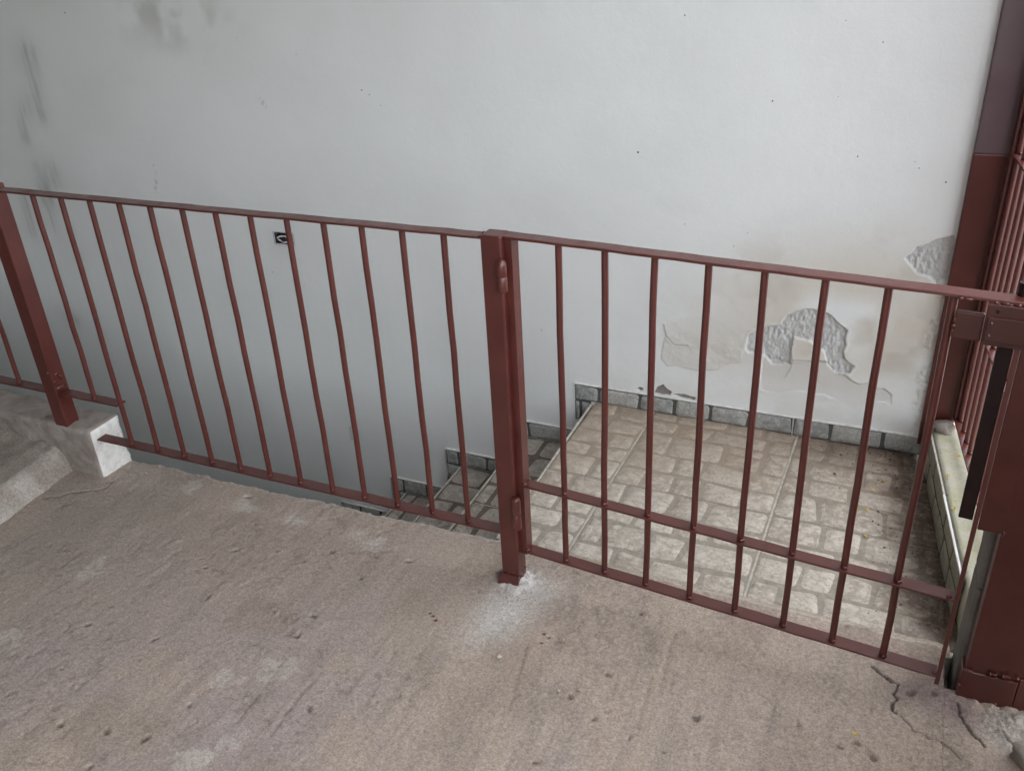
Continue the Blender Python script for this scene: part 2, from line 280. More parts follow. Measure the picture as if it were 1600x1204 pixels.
def make_floor():
    xs = np.concatenate([np.arange(-6, -1.95, .08), np.arange(-1.95, .8, .0046), np.arange(.8, 1.12, .0025), np.arange(1.12, 1.2, .0046), np.arange(1.2, 1.42, .02)])
    ts = np.concatenate([-np.arange(1.15, 5.0, .08)[::-1], -np.arange(.33, 1.15, .0046)[::-1], -np.arange(0, .33, .0026)[::-1]])
    X, T = np.meshgrid(xs, ts)
    edge = .106 + .022 * sstep(-1.4, -.1, X) + (fbm(X * 14, X * 0 + 3, 3, 4) - .5) * .016 + (fbm(X * 90, X * 0, 4, 2) - .5) * .006
    edge = np.where(X > .972, -.014 + (fbm(X * 60, X * 0, 9, 3) - .5) * .012, edge)
    Y = T + edge * sstep(-.35, 0, T)
    h = (fbm(X * 1.6, Y * 1.6, 11, 4) - .5) * .012 + (fbm(X * 9, Y * 7, 21, 4) - .5) * .006
    h += (fbm(X * 55, Y * 6, 31, 3) - .5) * .0013 + (fbm(X * 45, Y * 40, 41, 4, gain=.6) - .5) * .0036
    lump = fbm(X * 26, Y * 24, 51, 3); patch = sstep(.5, .68, fbm(X * 3, Y * 3, 55, 3))
    h += patch * sstep(.6, .75, lump) * .0022
    pm = sstep(.645, .70, fbm(X * 48, Y * 44, 57, 3, gain=.6)) * sstep(.42, .62, fbm(X * 5, Y * 5, 59, 3)); pb = sstep(.66, .72, fbm(X * 62 + 9, Y * 58, 58, 3, gain=.6)) * sstep(.45, .65, fbm(X * 4 + 3, Y * 4, 60, 3))
    h += pb * .0016 - pm * .0022
    h *= .68
    # cracks, scratches and pits
    dirt = pm * .2; jx = (fbm(X * 70, Y * 70, 61, 3) - .5) * .012; jy = (fbm(X * 70, Y * 70, 65, 3) - .5) * .012
    for i, c in enumerate(CRACKS):
        d = segdist(X + jx, Y + jy, c); wd = (.0032, .0024, .003, .0024, .003)[i] * (.55 + .9 * fbm(X * 40, Y * 40, 66 + i, 2))
        g = 1 - sstep(wd * .5, wd * 1.25, d); h -= g * (.007, .004, .006, .004, .004)[i]; dirt = np.maximum(dirt, g * (.95, .6, .9, .6, .6)[i])
        h += (.0012 if i < 3 else .0004) * np.exp(-(d / .03) ** 2) * (fbm(X * 20, Y * 20, 70 + i, 2) - .3)
    for c in SCRATCHES:
        d = segdist(X + jx * .3, Y + jy, c); g = np.exp(-(d / .0045) ** 2); h -= g * .0022; dirt = np.maximum(dirt, g * .22)
    rg = np.random.default_rng(3)
    pits = [(px, py, rg.uniform(.005, .0095), 1) for px, py in PITS]
    for px, py, rr, a in pits:
        i0, i1 = np.searchsorted(xs, (px - .04, px + .04)); j0, j1 = np.searchsorted(ts, (py - .15, py + .05)); j1 = min(j1 + 6, len(ts))
        sl = (slice(j0, j1), slice(i0, i1))
        if i1 <= i0 or j1 <= j0: continue
        ang = rg.uniform(0, 3.1); dx, dy = X[sl] - px, Y[sl] - py
        e = np.hypot((dx * math.cos(ang) + dy * math.sin(ang)) * .6, dy * math.cos(ang) - dx * math.sin(ang)) + jx[sl] * .9 + jy[sl] * .5
        g = sstep(rr * 1.15, rr * .45, e); sgn = -1 if (a >= .4) else .8
        h[sl] += sgn * g * rr * .45
        h[sl] += np.exp(-((e - rr * 1.3) / (rr * .5)) ** 2) * rr * .12
        if sgn < 0: dirt[sl] = np.maximum(dirt[sl], sstep(rr * .75, rr * .3, e) * .75 * a)
    # mortar mound round the foot of the middle post
    d = np.hypot(X + .085, (Y + .02)); md = np.exp(-(d / .055) ** 2)
    h += md * (.010 + (fbm(X * 80, Y * 80, 77, 3) - .5) * .02)
    dr = np.hypot(X - 1.10, Y + .06); h += np.exp(-(dr / .08) ** 2) * (fbm(X * 60, Y * 60, 78, 4) - .5) * .022
    # crumbling lip at the stairwell
    lip = sstep(-.05, 0, T); h += lip * (fbm(X * 60, Y * 60, 81, 3) - .55) * .008 - sstep(-.012, 0, T) * .003
    # albedo
    def C(*c): return np.array(c)
    col = np.zeros(X.shape + (3,)) + C(.39, .324, .275)
    def blend(mask, c):
        nonlocal col
        col = col * (1 - mask[..., None]) + C(*c) * mask[..., None]
    blend(sstep(.42, .68, fbm(X * 1.3, Y * 1.3, 91, 4)) * .8, (.365, .308, .288))
    blend(sstep(.45, .7, fbm(X * 3.5 + 5, Y * 3.0, 95, 5)) * .7, (.425, .348, .28))
    blend(sstep(.50, .72, fbm(X * 6, Y * 5, 99, 5)) * .55, (.31, .252, .208))
    blend(sstep(.5, .75, fbm(X * 40, Y * 5, 103, 3)) * .4, (.285, .245, .215))
    blend(sstep(-.9, -1.5, X) * .35, (.29, .258, .236))
    n1 = fbm(X * 30, Y * 30, 107, 4)
    for i, (px, py) in enumerate(PALE):
        d = np.hypot((X - px), (Y - py)); blend(sstep(.036, .026, d + (n1 - .5) * .10) * .5, (.50, .455, .41))
    nsp = fbm(X * 22, Y * 14, 111, 4); sp = np.zeros_like(X)
    for i, (px, py) in enumerate(SPILL): sp += np.exp(-(((X - px) / .05) ** 2 + ((Y - py) / .06) ** 2)) * (.75, .7, .55, .32, .6, .6)[i]
    sp += md * .8
    blend(np.clip(sp * (.3 + .75 * nsp) * (.75 + .5 * n1), 0, .8), (.585, .57, .54))
    blend(sstep(.42, .60, md * .9 + (fbm(X * 45, Y * 45, 113, 4) - .5) * .9) * .85, (.67, .655, .625))
    pu = np.zeros_like(X)
    for px, py in PURPLE: pu += np.exp(-(((X - px) / .045) ** 2 + ((Y - py) / .035) ** 2)) * .5
    blend(np.clip(pu * (.5 + nsp), 0, .7), (.20, .145, .15))
    blend(sstep(.10, .05, np.hypot(X - 1.12, Y + .10)) * .6, (.36, .345, .31))
    for px, py in REDDROPS: blend(sstep(.0055, .003, np.hypot(X - px, Y - py) + jx * .2), (.09, .02, .016))
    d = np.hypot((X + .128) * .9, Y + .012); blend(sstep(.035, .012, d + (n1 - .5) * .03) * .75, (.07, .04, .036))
    blend(np.clip(dirt, 0, 1) * .85, (.05, .04, .034))
    blend(sstep(-.014, -.003, T) * .45, (.50, .48, .45))
    Z = h
    rows = [np.stack([X, Y, Z], -1)]; e = rows[0][-1]
    for dy, dz in ((.0015, -.004), (.0025, -.012), (.003, -.16)):
        rows.append((e + np.array([0, dy, dz]))[None])
    P = np.concatenate(rows, 0); Cc = np.concatenate([col] + [col[-1:]] * 3, 0)
    return struct(obj('concrete_floor', grid_me('concrete_floor', P, Cc, FLOOR)))
make_floor()

def make_wall():
    HX0, HX1, HZ0, HZ1 = -1.590, -1.499, .469, .517          # opening for the flush box
    xs = np.unique(np.concatenate([np.arange(-6, -3.2, .1), np.arange(-3.2, -.2, .012), np.arange(-.2, .884, .0026), [HX0, HX1, .884]]))
    zs = np.unique(np.concatenate([np.arange(-2.4, -1.2, .1), np.arange(-1.2, -.05, .014), np.arange(-.05, .46, .0026), [HZ0, HZ1], np.arange(.522, .74, .0026), np.arange(.744, 1.6, .014), np.arange(1.6, 2.75, .1), [2.75]]))
    X, Z = np.meshgrid(xs, zs)
    out = (fbm(X * 1.3, Z * 1.3, 201, 3) - .5) * .014 + (fbm(X * 7, Z * 6, 205, 4) - .5) * .0028 + (fbm(X * 9 + Z * 7, Z * 16 - X * 5, 207, 3) - .5) * .0016
    fr = (fbm(X * 24, Z * 24, 211, 4, gain=.6) - .5); fr2 = (fbm(X * 85, Z * 85, 215, 3) - .5)
    jag = fr * .016 + fr2 * .007
    col = np.zeros(X.shape + (3,)) + np.array([.775, .80, .795])
    def blend(mask, c):
        nonlocal col
        col = col * (1 - mask[..., None]) + np.array(c) * mask[..., None]
    # damp discolouration low on the right
    damp = np.exp(-(((X - .62) / .42) ** 2 + ((Z - .42) / .25) ** 2) ** 1.5) * sstep(.28, .6, fbm(X * 3.5, Z * 4.5, 221, 5))
    blend(np.clip(damp, 0, .85), (.63, .59, .515)); blend(np.clip(damp, 0, 1) * sstep(.5, .72, fbm(X * 9, Z * 10, 223, 5)) * .5, (.46, .42, .35))
    blend(sstep(.16, .02, Z) * sstep(-.4, .1, X) * .35 * sstep(.35, .6, fbm(X * 8, Z * 8, 225, 4)), (.52, .49, .43))
    blend(np.exp(-(((X - .2) / .13) ** 2 + ((Z - .27) / .09) ** 2)) * .35, (.56, .52, .47))
    # blistered coat
    d = polysd(X, Z, BLISTER) + jag * .5
    ins = sstep(.002, -.002, d); fade = sstep(.37, .25, Z)
    out += ins * fade * (.0018 + fr * .005); blend(ins * (.25 + .35 * fade), (.63, .605, .55))
    blend(np.exp(-((d - .001) / .0016) ** 2) * fade * .3 * sstep(.35, .6, fbm(X * 20, Z * 20, 227, 3)), (.33, .31, .28))
    # smooth inner coat laid bare
    d2 = polysd(X, Z, PEEL_THIN) + jag * .55; i2 = sstep(.0014, -.0014, d2)
    dd = polysd(X, Z, PEEL_DEEP) + jag * .55; i1 = sstep(.0014, -.0014, dd)
    de = polysd(X, Z, PEEL_EDGE) + jag * .6; i3 = sstep(.0014, -.0014, de)
    up = sstep(.11, .20, Z)
    out -= i2 * .0034 * up; blend(i2 * (.35 + .4 * up), (.62, .605, .575))
    rough = (fbm(X * 150, Z * 60, 231, 3, gain=.7) - .5)
    for ii in (i1, i3):
        out = out - ii * (.0085 - rough * .011 - fr * .007)
        blend(ii * .92, (.545, .553, .55)); blend(ii * sstep(.05, .25, rough) * .5, (.64, .645, .64)); blend(ii * sstep(-.08, -.28, rough) * .4, (.36, .36, .355))
    # curled lips of paint round the bare patches
    for dn, wgt in ((dd, 1.0), (d2, .7), (de, 1.0)):
        lipm = np.exp(-((dn - .006) / .0055) ** 2) * sstep(.0, .002, dn) * sstep(.48, .68, fbm(X * 16, Z * 16, 241, 3))
        lipm = lipm * (1 - i1) * (1 - i2) * (1 - i3)
        out += lipm * .0016 * wgt; blend(lipm * .2, (.76, .76, .75))
    for c in CHIPS:
        dc = polysd(X, Z, c) + jag * .35; ic = sstep(.0012, -.0012, dc); out -= ic * (.006 + fr * .006); blend(ic * .92, (.20, .178, .16))
    for c in FLAKE_LINES[2:]:
        dl = segdist(X + fr * .006, Z + fr2 * .004, c); g = np.exp(-(dl / .0035) ** 2); out += np.exp(-((dl - .004) / .004) ** 2) * .0009; out -= g * .0014
        blend(g * .45, (.27, .26, .24))
    # rough strip where the plaster meets the steel post
    st = sstep(.845, .868, X + fr * .05) * sstep(.75, .6, Z); out += st * (fr2 * .01 + .001); blend(st * sstep(-.05, .15, fr2) * .35, (.47, .45, .41))
    for (a, b) in SMUDGES:
        dl = segdist(X, Z, [a, b]); blend(np.exp(-(dl / .035) ** 2) * sstep(.35, .7, fbm(X * 60, Z * 5, 251, 3)) * .42, (.30, .31, .30))
        blend(np.exp(-(dl / .07) ** 2) * .14, (.36, .37, .36))
    for (px, pz) in GRIME:
        dl = np.hypot(X - px, (Z - pz) * 1.4); blend(np.exp(-(dl / .16) ** 2) * sstep(.4, .7, fbm(X * 9, Z * 9, 255, 5)) * .28, (.36, .37, .31))
    blend(sstep(.52, .78, fbm(X * 1.1, Z * 2.2, 261, 5)) * .16, (.50, .52, .50))
    blend(np.exp(-(np.hypot(X + 1.56, Z - .48) / .06) ** 2) * .3, (.50, .50, .49))
    P = np.stack([X, WY - out, Z], -1)
    cx = (xs[:-1] + xs[1:]) / 2; cz = (zs[:-1] + zs[1:]) / 2
    keep = ~((cx[None, :] > HX0) & (cx[None, :] < HX1) & (cz[:, None] > HZ0) & (cz[:, None] < HZ1))
    root = thing('plastered_wall', 'tall white plastered wall with peeling damp paint behind the staircase', 'wall', (-2, WY, 0))
    o = obj('plaster', grid_me('plaster', P - np.array([-2, WY, 0]), col, WALL, keep), root)
    rg = random.Random(12); V = []; F = []
    for (px, pz) in SPECKS:
        ix, iz = np.abs(xs - px).argmin(), np.abs(zs - pz).argmin(); yy = P[iz, ix, 1] - WY - .0008; s = rg.uniform(.0015, .0036); a = rg.uniform(0, 6.3); e = rg.uniform(.5, 1); n0 = len(V)
        for t in range(7):
            c_, s_ = math.cos(t * .8976) * s, math.sin(t * .8976) * s * e; V.append((px + 2 + c_ * math.cos(a) - s_ * math.sin(a), yy, pz + c_ * math.sin(a) + s_ * math.cos(a)))
        V.append((px + 2, yy - .0012, pz)); F += [(n0 + t, n0 + (t + 1) % 7, n0 + 7) for t in range(7)]
    o = obj('dirt_speck', mesh('dirt_speck', V, F, DRY), root); o['kind'] = 'stuff'
    box('core', root, -3.99, 2.884, .08, .2, -2.4, 2.748, ROOF)
    box('end_face', root, 2.868, 2.884, .018, .079, -2.4, 2.746, ROOF)
make_wall()

# ------------------------------------------------------------------ tiles with raised stone faces
def stone_polys(W, H, rg, rows, widths, gap):
    out = []; y = 0
    hs_ = []
    while y < H - 1e-6:
        hh = rg.uniform(*rows)
        if H - y - hh < rows[0] * .6: hh = H - y
        hs_.append((y, hh)); y += hh
    for (y0, hh) in hs_:
        x = -rg.uniform(0, widths[0] * .7)
        while x < W - 1e-6:
            ww = rg.uniform(*widths)
            if W - x - ww < widths[0] * .5: ww = W - x
            a, b = max(x, 0), min(x + ww, W); x += ww
            if b - a < .02: continue
            g = gap / 2; j = min(gap, hh * .12)
            gx0 = g * .35 if a <= 0 else g; gx1 = g * .35 if b >= W else g
            gy0 = g * .35 if y0 <= 0 else g; gy1 = g * .35 if y0 + hh >= H - 1e-6 else g
            x0, x1, z0, z1 = a + gx0, b - gx1, y0 + gy0, y0 + hh - gy1
            split = [(x0, x1, z0, z1)]
            if hh > rows[0] * 1.5 and (x1 - x0) < widths[1] * .8 and rg.random() < .5:
                mz = (z0 + z1) / 2 + rg.uniform(-.1, .1) * hh; split = [(x0, x1, z0, mz - g), (x0, x1, mz + g, z1)]
            for (p0, p1, q0, q1) in split:
                cw = min(p1 - p0, q1 - q0) * rg.uniform(.08, .17); pts = []
                for (cx, cy, sx, sy) in ((p0, q0, 1, 1), (p1, q0, -1, 1), (p1, q1, -1, -1), (p0, q1, 1, -1)):
                    jx, jy = rg.uniform(-.2, .9) * j * .6, rg.uniform(-.2, .9) * j * .6
                    a1 = (cx + sx * jx, cy + sy * (cw + jy)); a2 = (cx + sx * (cw + jx), cy + sy * jy)
                    mid_ = (cx + sx * (jx + cw * .3), cy + sy * (jy + cw * .3))
                    pts += [a1, mid_, a2] if sx * sy > 0 else [a2, mid_, a1]
                lim = lambda v, lo, hi: max(lo, min(hi, v))
                out.append(pts)
    # coherent warp so that the joints wander
    sd = rg.randrange(1000); res = []
    for pts in out:
        A = np.array(pts); wx = (vnoise(A[:, 0] * 14, A[:, 1] * 14, sd) - .5) * gap * 2.0; wy = (vnoise(A[:, 0] * 13, A[:, 1] * 13, sd + 1) - .5) * gap * 2.0
        inn = np.clip(np.minimum(np.minimum(A[:, 0], W - A[:, 0]), np.minimum(A[:, 1], H - A[:, 1])) / (gap * 2), 0, 1)
        A[:, 0] = np.clip(A[:, 0] + wx * inn, .0008, W - .0008); A[:, 1] = np.clip(A[:, 1] + wy * inn, .0008, H - .0008)
        res.append([tuple(v) for v in A])
    return res
def stone_me(poly, rg, proud, mat, inset=.0035):
    n = len(poly); cx = sum(p[0] for p in poly) / n; cy = sum(p[1] for p in poly) / n
    V = [(px, py, -.0006) for px, py in poly]
    for px, py in poly:
        L = math.hypot(px - cx, py - cy) + 1e-6; s = max(0.2, (L - inset) / L)
        V.append((cx + (px - cx) * s, cy + (py - cy) * s, proud * rg.uniform(.75, 1.05)))
    for px, py in poly: V.append((cx + (px - cx) * .5, cy + (py - cy) * .5, proud * rg.uniform(.9, 1.35)))
    V.append((cx, cy, proud * rg.uniform(.9, 1.4)))
    F = []
    for i in range(n):
        k2 = (i + 1) % n
        F += [(i, k2, n + k2, n + i), (n + i, n + k2, 2 * n + k2, 2 * n + i), (2 * n + i, 2 * n + k2, 3 * n)]
    return mesh('stone', V, F, mat, True)
def tile(parent, W, H, loc, axes, th, bmat, smat, seed, rows, widths, gap, proud=.0022, name='tile'):
    rg = random.Random(seed)
    o = obj(name, box_me(name, 0, W, 0, H, -th, 0, bmat, .0012, 1), parent)
    M = Matrix((axes[0], axes[1], axes[2])).transposed().to_4x4(); M.translation = loc; o.matrix_local = M
    for p in stone_polys(W, H, rg, rows, widths, gap): obj('stone', stone_me(p, rg, proud, smat), o)
    return o

# ------------------------------------------------------------------ staircase
LZ, NOSE, RUN, RISE = -.025, -.235, .292, .205
def make_stairs():
    root = thing('staircase', 'tiled staircase dropping left from a stone-patterned landing behind the gate', 'stairs', (.35, .57, 0))
    off = Vector((.35, .57, 0))
    Lc = lambda x, y, z: Vector((x, y, z)) - off
    # cement body under the tiles
    prof = [(1.16, LZ - .0042)]
    for k_ in range(0, 9):
        xk = NOSE + .012 - RUN * k_; zk = LZ - .0042 - RISE * k_
        prof += [(xk, zk), (xk, zk - RISE + .001)]
    prof += [(prof[-1][0], -2.3), (1.16, -2.3)]
    n = len(prof); V = [tuple(Lc(x, .118, z)) for x, z in prof] + [tuple(Lc(x, 1.036, z)) for x, z in prof]
    F = [tuple(range(n))[::-1], tuple(range(n, 2 * n))] + [(i, (i + 1) % n, n + (i + 1) % n, n + i) for i in range(n)]
    obj('body', mesh('body', V, F, GROUT), root)
    # landing tiles, laid slightly off square
    a = -.021; ux = Vector((math.cos(a), math.sin(a), 0)); uy = Vector((-math.sin(a), math.cos(a), 0)); uz = Vector((0, 0, 1))
    org = Vector((-.008, .561, LZ - .0022))
    cols_ = [(-.222, -.0032), (.0032, .504), (.5104, 1.02)]; rows_ = [(-.40, -.0016), (.0016, .50)]
    s = 40
    for (c0, c1) in cols_:
        for (r0, r1) in rows_:
            s += 1; p = org + ux * c0 + uy * r0 - off
            tile(root, c1 - c0, r1 - r0, p, (ux, uy, uz), .0095, JOINT, STONE, s, (.078, .135), (.085, .19), .010, .0013)
    box('nosing', root, *(NOSE - .004 - off.x, NOSE + .004 - off.x, .165 - off.y, 1.03 - off.y, LZ - .012, LZ - .0012), GROUT, .002)
    X, Y, Zv = Vector((1, 0, 0)), Vector((0, 1, 0)), Vector((0, 0, 1))
    for k_ in range(1, 7):
        xk = NOSE - RUN * k_; zk = LZ - RISE * k_
        for (y0, y1) in ((.122, .560), (.565, 1.034)):
            s += 1; tile(root, RUN + .006, y1 - y0, Lc(xk + .006, y0, zk - .0022), (X, Y, Zv), .0095, TJOINT, TSTONE, s, (.085, .15), (.12, .2), .012, .002)
        box('nosing', root, xk - .003 - off.x, xk + .004 - off.x, .122 - off.y, 1.03 - off.y, zk - .013, zk + .0004, GROUT, .002)
        box('riser_tile', root, xk + RUN + .004 - off.x, xk + RUN + .0115 - off.x, .122 - off.y, 1.034 - off.y, zk + .002, zk + RISE - .0135, TJOINT, .001, 1)
    # skirting tiles along the wall
    ax = (X, Vector((0, 0, 1)), Vector((0, -1, 0)))
    def skirt(x0, x1, z0, z1, seed, rows, widths):
        tile(root, x1 - x0, z1 - z0, Lc(x0, 1.0345, z0), ax, .012, BJOINT, BSTONE, seed, rows, widths, .0065, .0018, 'skirting_tile')
    def bead(x0, x1, z):
        box('paint_bead', root, x0 - off.x, x1 - off.x, 1.0315 - off.y, 1.05 - off.y, z, z + .0045, WHITEWASH, .0015)
    skirt(-.303, .4865, LZ + .001, .041, 301, (.065, .07), (.11, .20)); skirt(.4915, .893, LZ + .001, .041, 302, (.065, .07), (.11, .20))
    bead(-.306, .893, .0415)
    box('joint', root, .4868 - off.x, .4912 - off.x, 1.0325 - off.y, 1.044 - off.y, LZ, .041, GROUT, .001)
    skirt(-.303, NOSE - .004, LZ - .085, LZ - .001, 303, (.07, .09), (.06, .08))
    for k_ in range(1, 6):
        xk = NOSE - RUN * k_; zk = LZ - RISE * k_
        skirt(xk - .068, xk + .226, zk + .001, zk + .067, 310 + k_, (.065, .07), (.11, .17)); bead(xk - .071, xk + .226, zk + .0675)
        skirt(xk - .068, xk - .004, zk - .085, zk - .001, 320 + k_, (.07, .09), (.06, .08))
        box('tile_edge', root, xk - .0725 - off.x, xk - .0685 - off.x, 1.032 - off.y, 1.046 - off.y, zk - .085, zk + .067, GROUT, .001)
    # cement fillet between the floor and the first tiles
    xs = np.linspace(-.22, .985, 240); ys = np.linspace(0, 1, 14); Xg, Tg = np.meshgrid(xs, ys)
    y1 = .163 - (Xg - .3) * .012 + (fbm(Xg * 30, Xg * 0, 401, 3) - .5) * .008
    Yg = .09 + (y1 - .09) * Tg
    Zg = -.004 - .016 * Tg + (fbm(Xg * 40, Yg * 40, 405, 4) - .5) * .008
    Zg = np.where(Tg >= 1, LZ - .012, Zg)
    cg = np.zeros(Xg.shape + (3,)) + np.array([.40, .355, .285]); nn = sstep(.45, .7, fbm(Xg * 18, Yg * 18, 411, 4))[..., None]; cg = cg * (1 - nn * .5) + np.array([.30, .25, .19]) * nn * .5
    obj('cement_fillet', grid_me('cement_fillet', np.stack([Xg - off.x, Yg - off.y, Zg], -1), cg, FLOOR), root)
make_stairs()

# ------------------------------------------------------------------ rough masonry helper
def rough_box(name, x0, x1, y0, y1, z0, z1, mats, cell=.012, amp=.006, bev=.012, seed=1, freq=22, parent=None, loc=(0, 0, 0)):
    nx, ny, nz = [max(2, int(round(d / cell))) for d in (x1 - x0, y1 - y0, z1 - z0)]
    bm = bmesh.new(); cache = {}
    def vert(i, j, k_):
        key = (i, j, k_)
        if key not in cache: cache[key] = bm.verts.new((x0 + (x1 - x0) * i / nx, y0 + (y1 - y0) * j / ny, z0 + (z1 - z0) * k_ / nz))
        return cache[key]
    def face(*ks): bm.faces.new([vert(*q) for q in ks])
    for i in range(nx):
        for j in range(ny):
            face((i, j, 0), (i, j + 1, 0), (i + 1, j + 1, 0), (i + 1, j, 0)); face((i, j, nz), (i + 1, j, nz), (i + 1, j + 1, nz), (i, j + 1, nz))
    for i in range(nx):
        for k_ in range(nz):
            face((i, 0, k_), (i + 1, 0, k_), (i + 1, 0, k_ + 1), (i, 0, k_ + 1)); face((i, ny, k_), (i, ny, k_ + 1), (i + 1, ny, k_ + 1), (i + 1, ny, k_))
    for j in range(ny):
        for k_ in range(nz):
            face((0, j, k_), (0, j, k_ + 1), (0, j + 1, k_ + 1), (0, j + 1, k_)); face((nx, j, k_), (nx, j + 1, k_), (nx, j + 1, k_ + 1), (nx, j, k_ + 1))
    bm.normal_update()
    for fa in bm.faces:
        nrm = fa.normal
        fa.material_index = 0 if nrm.z > .5 or nrm.z < -.5 else (1 if nrm.x > .5 else 2) if len(mats) > 1 else 0
        fa.smooth = True
    co = np.array([v.co[:] for v in bm.verts])
    c = np.array([(x0 + x1) / 2, (y0 + y1) / 2, (z0 + z1) / 2]); hf = np.array([(x1 - x0) / 2, (y1 - y0) / 2, (z1 - z0) / 2])
    q = co - c; inner = np.clip(q, -(hf - bev), hf - bev); d = q - inner; L = np.linalg.norm(d, axis=1, keepdims=True)
    rounded = inner + d / np.maximum(L, 1e-9) * np.minimum(L, bev); rounded = np.where(L > 1e-9, rounded, q)
    dirn = d / np.maximum(L, 1e-9)
    a = fbm(co[:, 0] * freq + co[:, 2] * freq * .7, co[:, 1] * freq + co[:, 2] * freq, seed, 4, gain=.6) - .5
    res = c + rounded + dirn * (a * 2 * amp)[:, None]
    for v, p in zip(bm.verts, res): v.co = p
    me = bpy.data.meshes.new(name); bm.to_mesh(me); bm.free()
    for m_ in mats: me.materials.append(m_)
    return obj(name, me, parent, loc)

# plinth, ramped step
pl = rough_box('plinth', -3.2, -1.60, -.022, .108, -.03, .180, [CEMENT, WHITEWASH, CEMENT], .012, .009, .017, 501, 24)
tag(pl, 'rough concrete plinth with a whitewashed end carrying the left fence post', 'plinth')
def make_step():
    ys = np.concatenate([np.arange(-2.4, -1.0, .05), np.arange(-1.0, -.005, .009)]); ss = np.linspace(0, 1, 90)
    # cross-section from the high left side, over the worn arris, down to the floor
    px = np.interp(ss, [0, .3, .52, .62, .70, .95, 1], [-3.2, -2.2, -1.86, -1.80, -1.775, -1.742, -1.725]); pz = np.interp(ss, [0, .3, .52, .62, .70, .95, 1], [.095, .088, .082, .078, .066, .006, -.02])
    Xg = np.repeat(px[None], len(ys), 0) + (-.10 * (ys[:, None] + .05)) * sstep(.3, .6, ss)[None] * .9
    Yg = np.repeat(ys[:, None], len(ss), 1); Zg = np.repeat(pz[None], len(ys), 0).copy()
    Zg += (fbm(Xg * 9, Yg * 9, 521, 4) - .5) * .016 + (fbm(Xg * 45, Yg * 45, 525, 3) - .5) * .005
    up = sstep(-.10, -.005, Yg); Zg += up * (.03 * sstep(.2, .7, fbm(Xg * 14, Yg * 14, 529, 3))) * sstep(1, .8, ss)[None]
    col = np.zeros(Xg.shape + (3,)) + np.array([.28, .243, .213])
    n_ = sstep(.4, .7, fbm(Xg * 5, Yg * 5, 531, 4))[..., None]; col = col * (1 - n_ * .4) + np.array([.34, .30, .266]) * n_ * .4
    rim = (sstep(.58, .68, ss)[None] * sstep(.2, .6, fbm(Xg * 20, Yg * 20, 535, 3)) * np.ones_like(Xg))[..., None] * .75
    col = col * (1 - rim) + np.array([.45, .42, .38]) * rim
    o = obj('concrete_step', grid_me('concrete_step', np.stack([Xg, Yg, Zg], -1), col, FLOOR)); tag(o, 'low worn concrete step with pale sloping edge below the plinth', 'step')
make_step()

# ------------------------------------------------------------------ steelwork
def ring_tube(pts, rad, mat, name, sides=10, cap=True):
    pts = [Vector(p) for p in pts]; V = []; F = []; up = Vector((0, 0, 1))
    for i, p in enumerate(pts):
        t = (pts[min(i + 1, len(pts) - 1)] - pts[max(i - 1, 0)]).normalized(); a = t.cross(up)
        if a.length < 1e-3: a = t.cross(Vector((1, 0, 0)))
        a.normalize(); b = t.cross(a)
        for s in range(sides):
            th = 2 * math.pi * s / sides; V.append(p + (a * math.cos(th) + b * math.sin(th)) * rad)
    for i in range(len(pts) - 1):
        for s in range(sides): F.append((i * sides + s, i * sides + (s + 1) % sides, (i + 1) * sides + (s + 1) % sides, (i + 1) * sides + s))
    if cap: F += [tuple(range(sides)), tuple(range((len(pts) - 1) * sides, len(pts) * sides))[::-1]]
    return mesh(name, V, F, mat, True)
def add_blob(bm, c, rad, seed, sub=2):
    r_ = random.Random(seed); g = bmesh.ops.create_icosphere(bm, subdivisions=sub, radius=1)['verts']
    ph = [r_.uniform(0, 6.3) for _ in range(4)]
    for v in g:
        k2 = 1 + .25 * math.sin(v.co.x * 4 + ph[0]) + .2 * math.sin(v.co.y * 5 + ph[1]) + .15 * math.sin(v.co.z * 6 + ph[2])
        v.co = Vector(c) + Vector((v.co.x * rad[0], v.co.y * rad[1], v.co.z * rad[2])) * k2
def blob_me(name, items, mat):
    bm = bmesh.new()
    for i, (c, rad) in enumerate(items): add_blob(bm, c, rad, 71 + i * 13)
    for fa in bm.faces: fa.smooth = True
    me = bpy.data.meshes.new(name); bm.to_mesh(me); bm.free(); me.materials.append(mat); return me
def bar_me(L, rad=.0078, welds=(0,), seed=1):
    bm = bmesh.new(); ns = 14; nz = 9; rg = random.Random(seed); rings = []
    for i in range(nz):
        z = L * i / (nz - 1); ox, oy = (rg.uniform(-.0013, .0013), rg.uniform(-.0013, .0013)) if 0 < i < nz - 1 else (0, 0)
        rings.append([bm.verts.new((ox + rad * math.cos(2 * math.pi * s / ns), oy + rad * math.sin(2 * math.pi * s / ns), z)) for s in range(ns)])
    for a, b in zip(rings[:-1], rings[1:]):
        for s in range(ns): bm.faces.new((a[s], a[(s + 1) % ns], b[(s + 1) % ns], b[s]))
    for wz in welds:
        add_blob(bm, (.002, -rad * .95, wz + .003), (.007, .0045, .0045), seed + 3, 1)
        add_blob(bm, (.006, -rad * .4, wz + .002), (.0035, .004, .004), seed + 5, 1)
    for fa in bm.faces: fa.smooth = True
    me = bpy.data.meshes.new('bar'); bm.to_mesh(me); bm.free(); me.materials.append(RED); return me
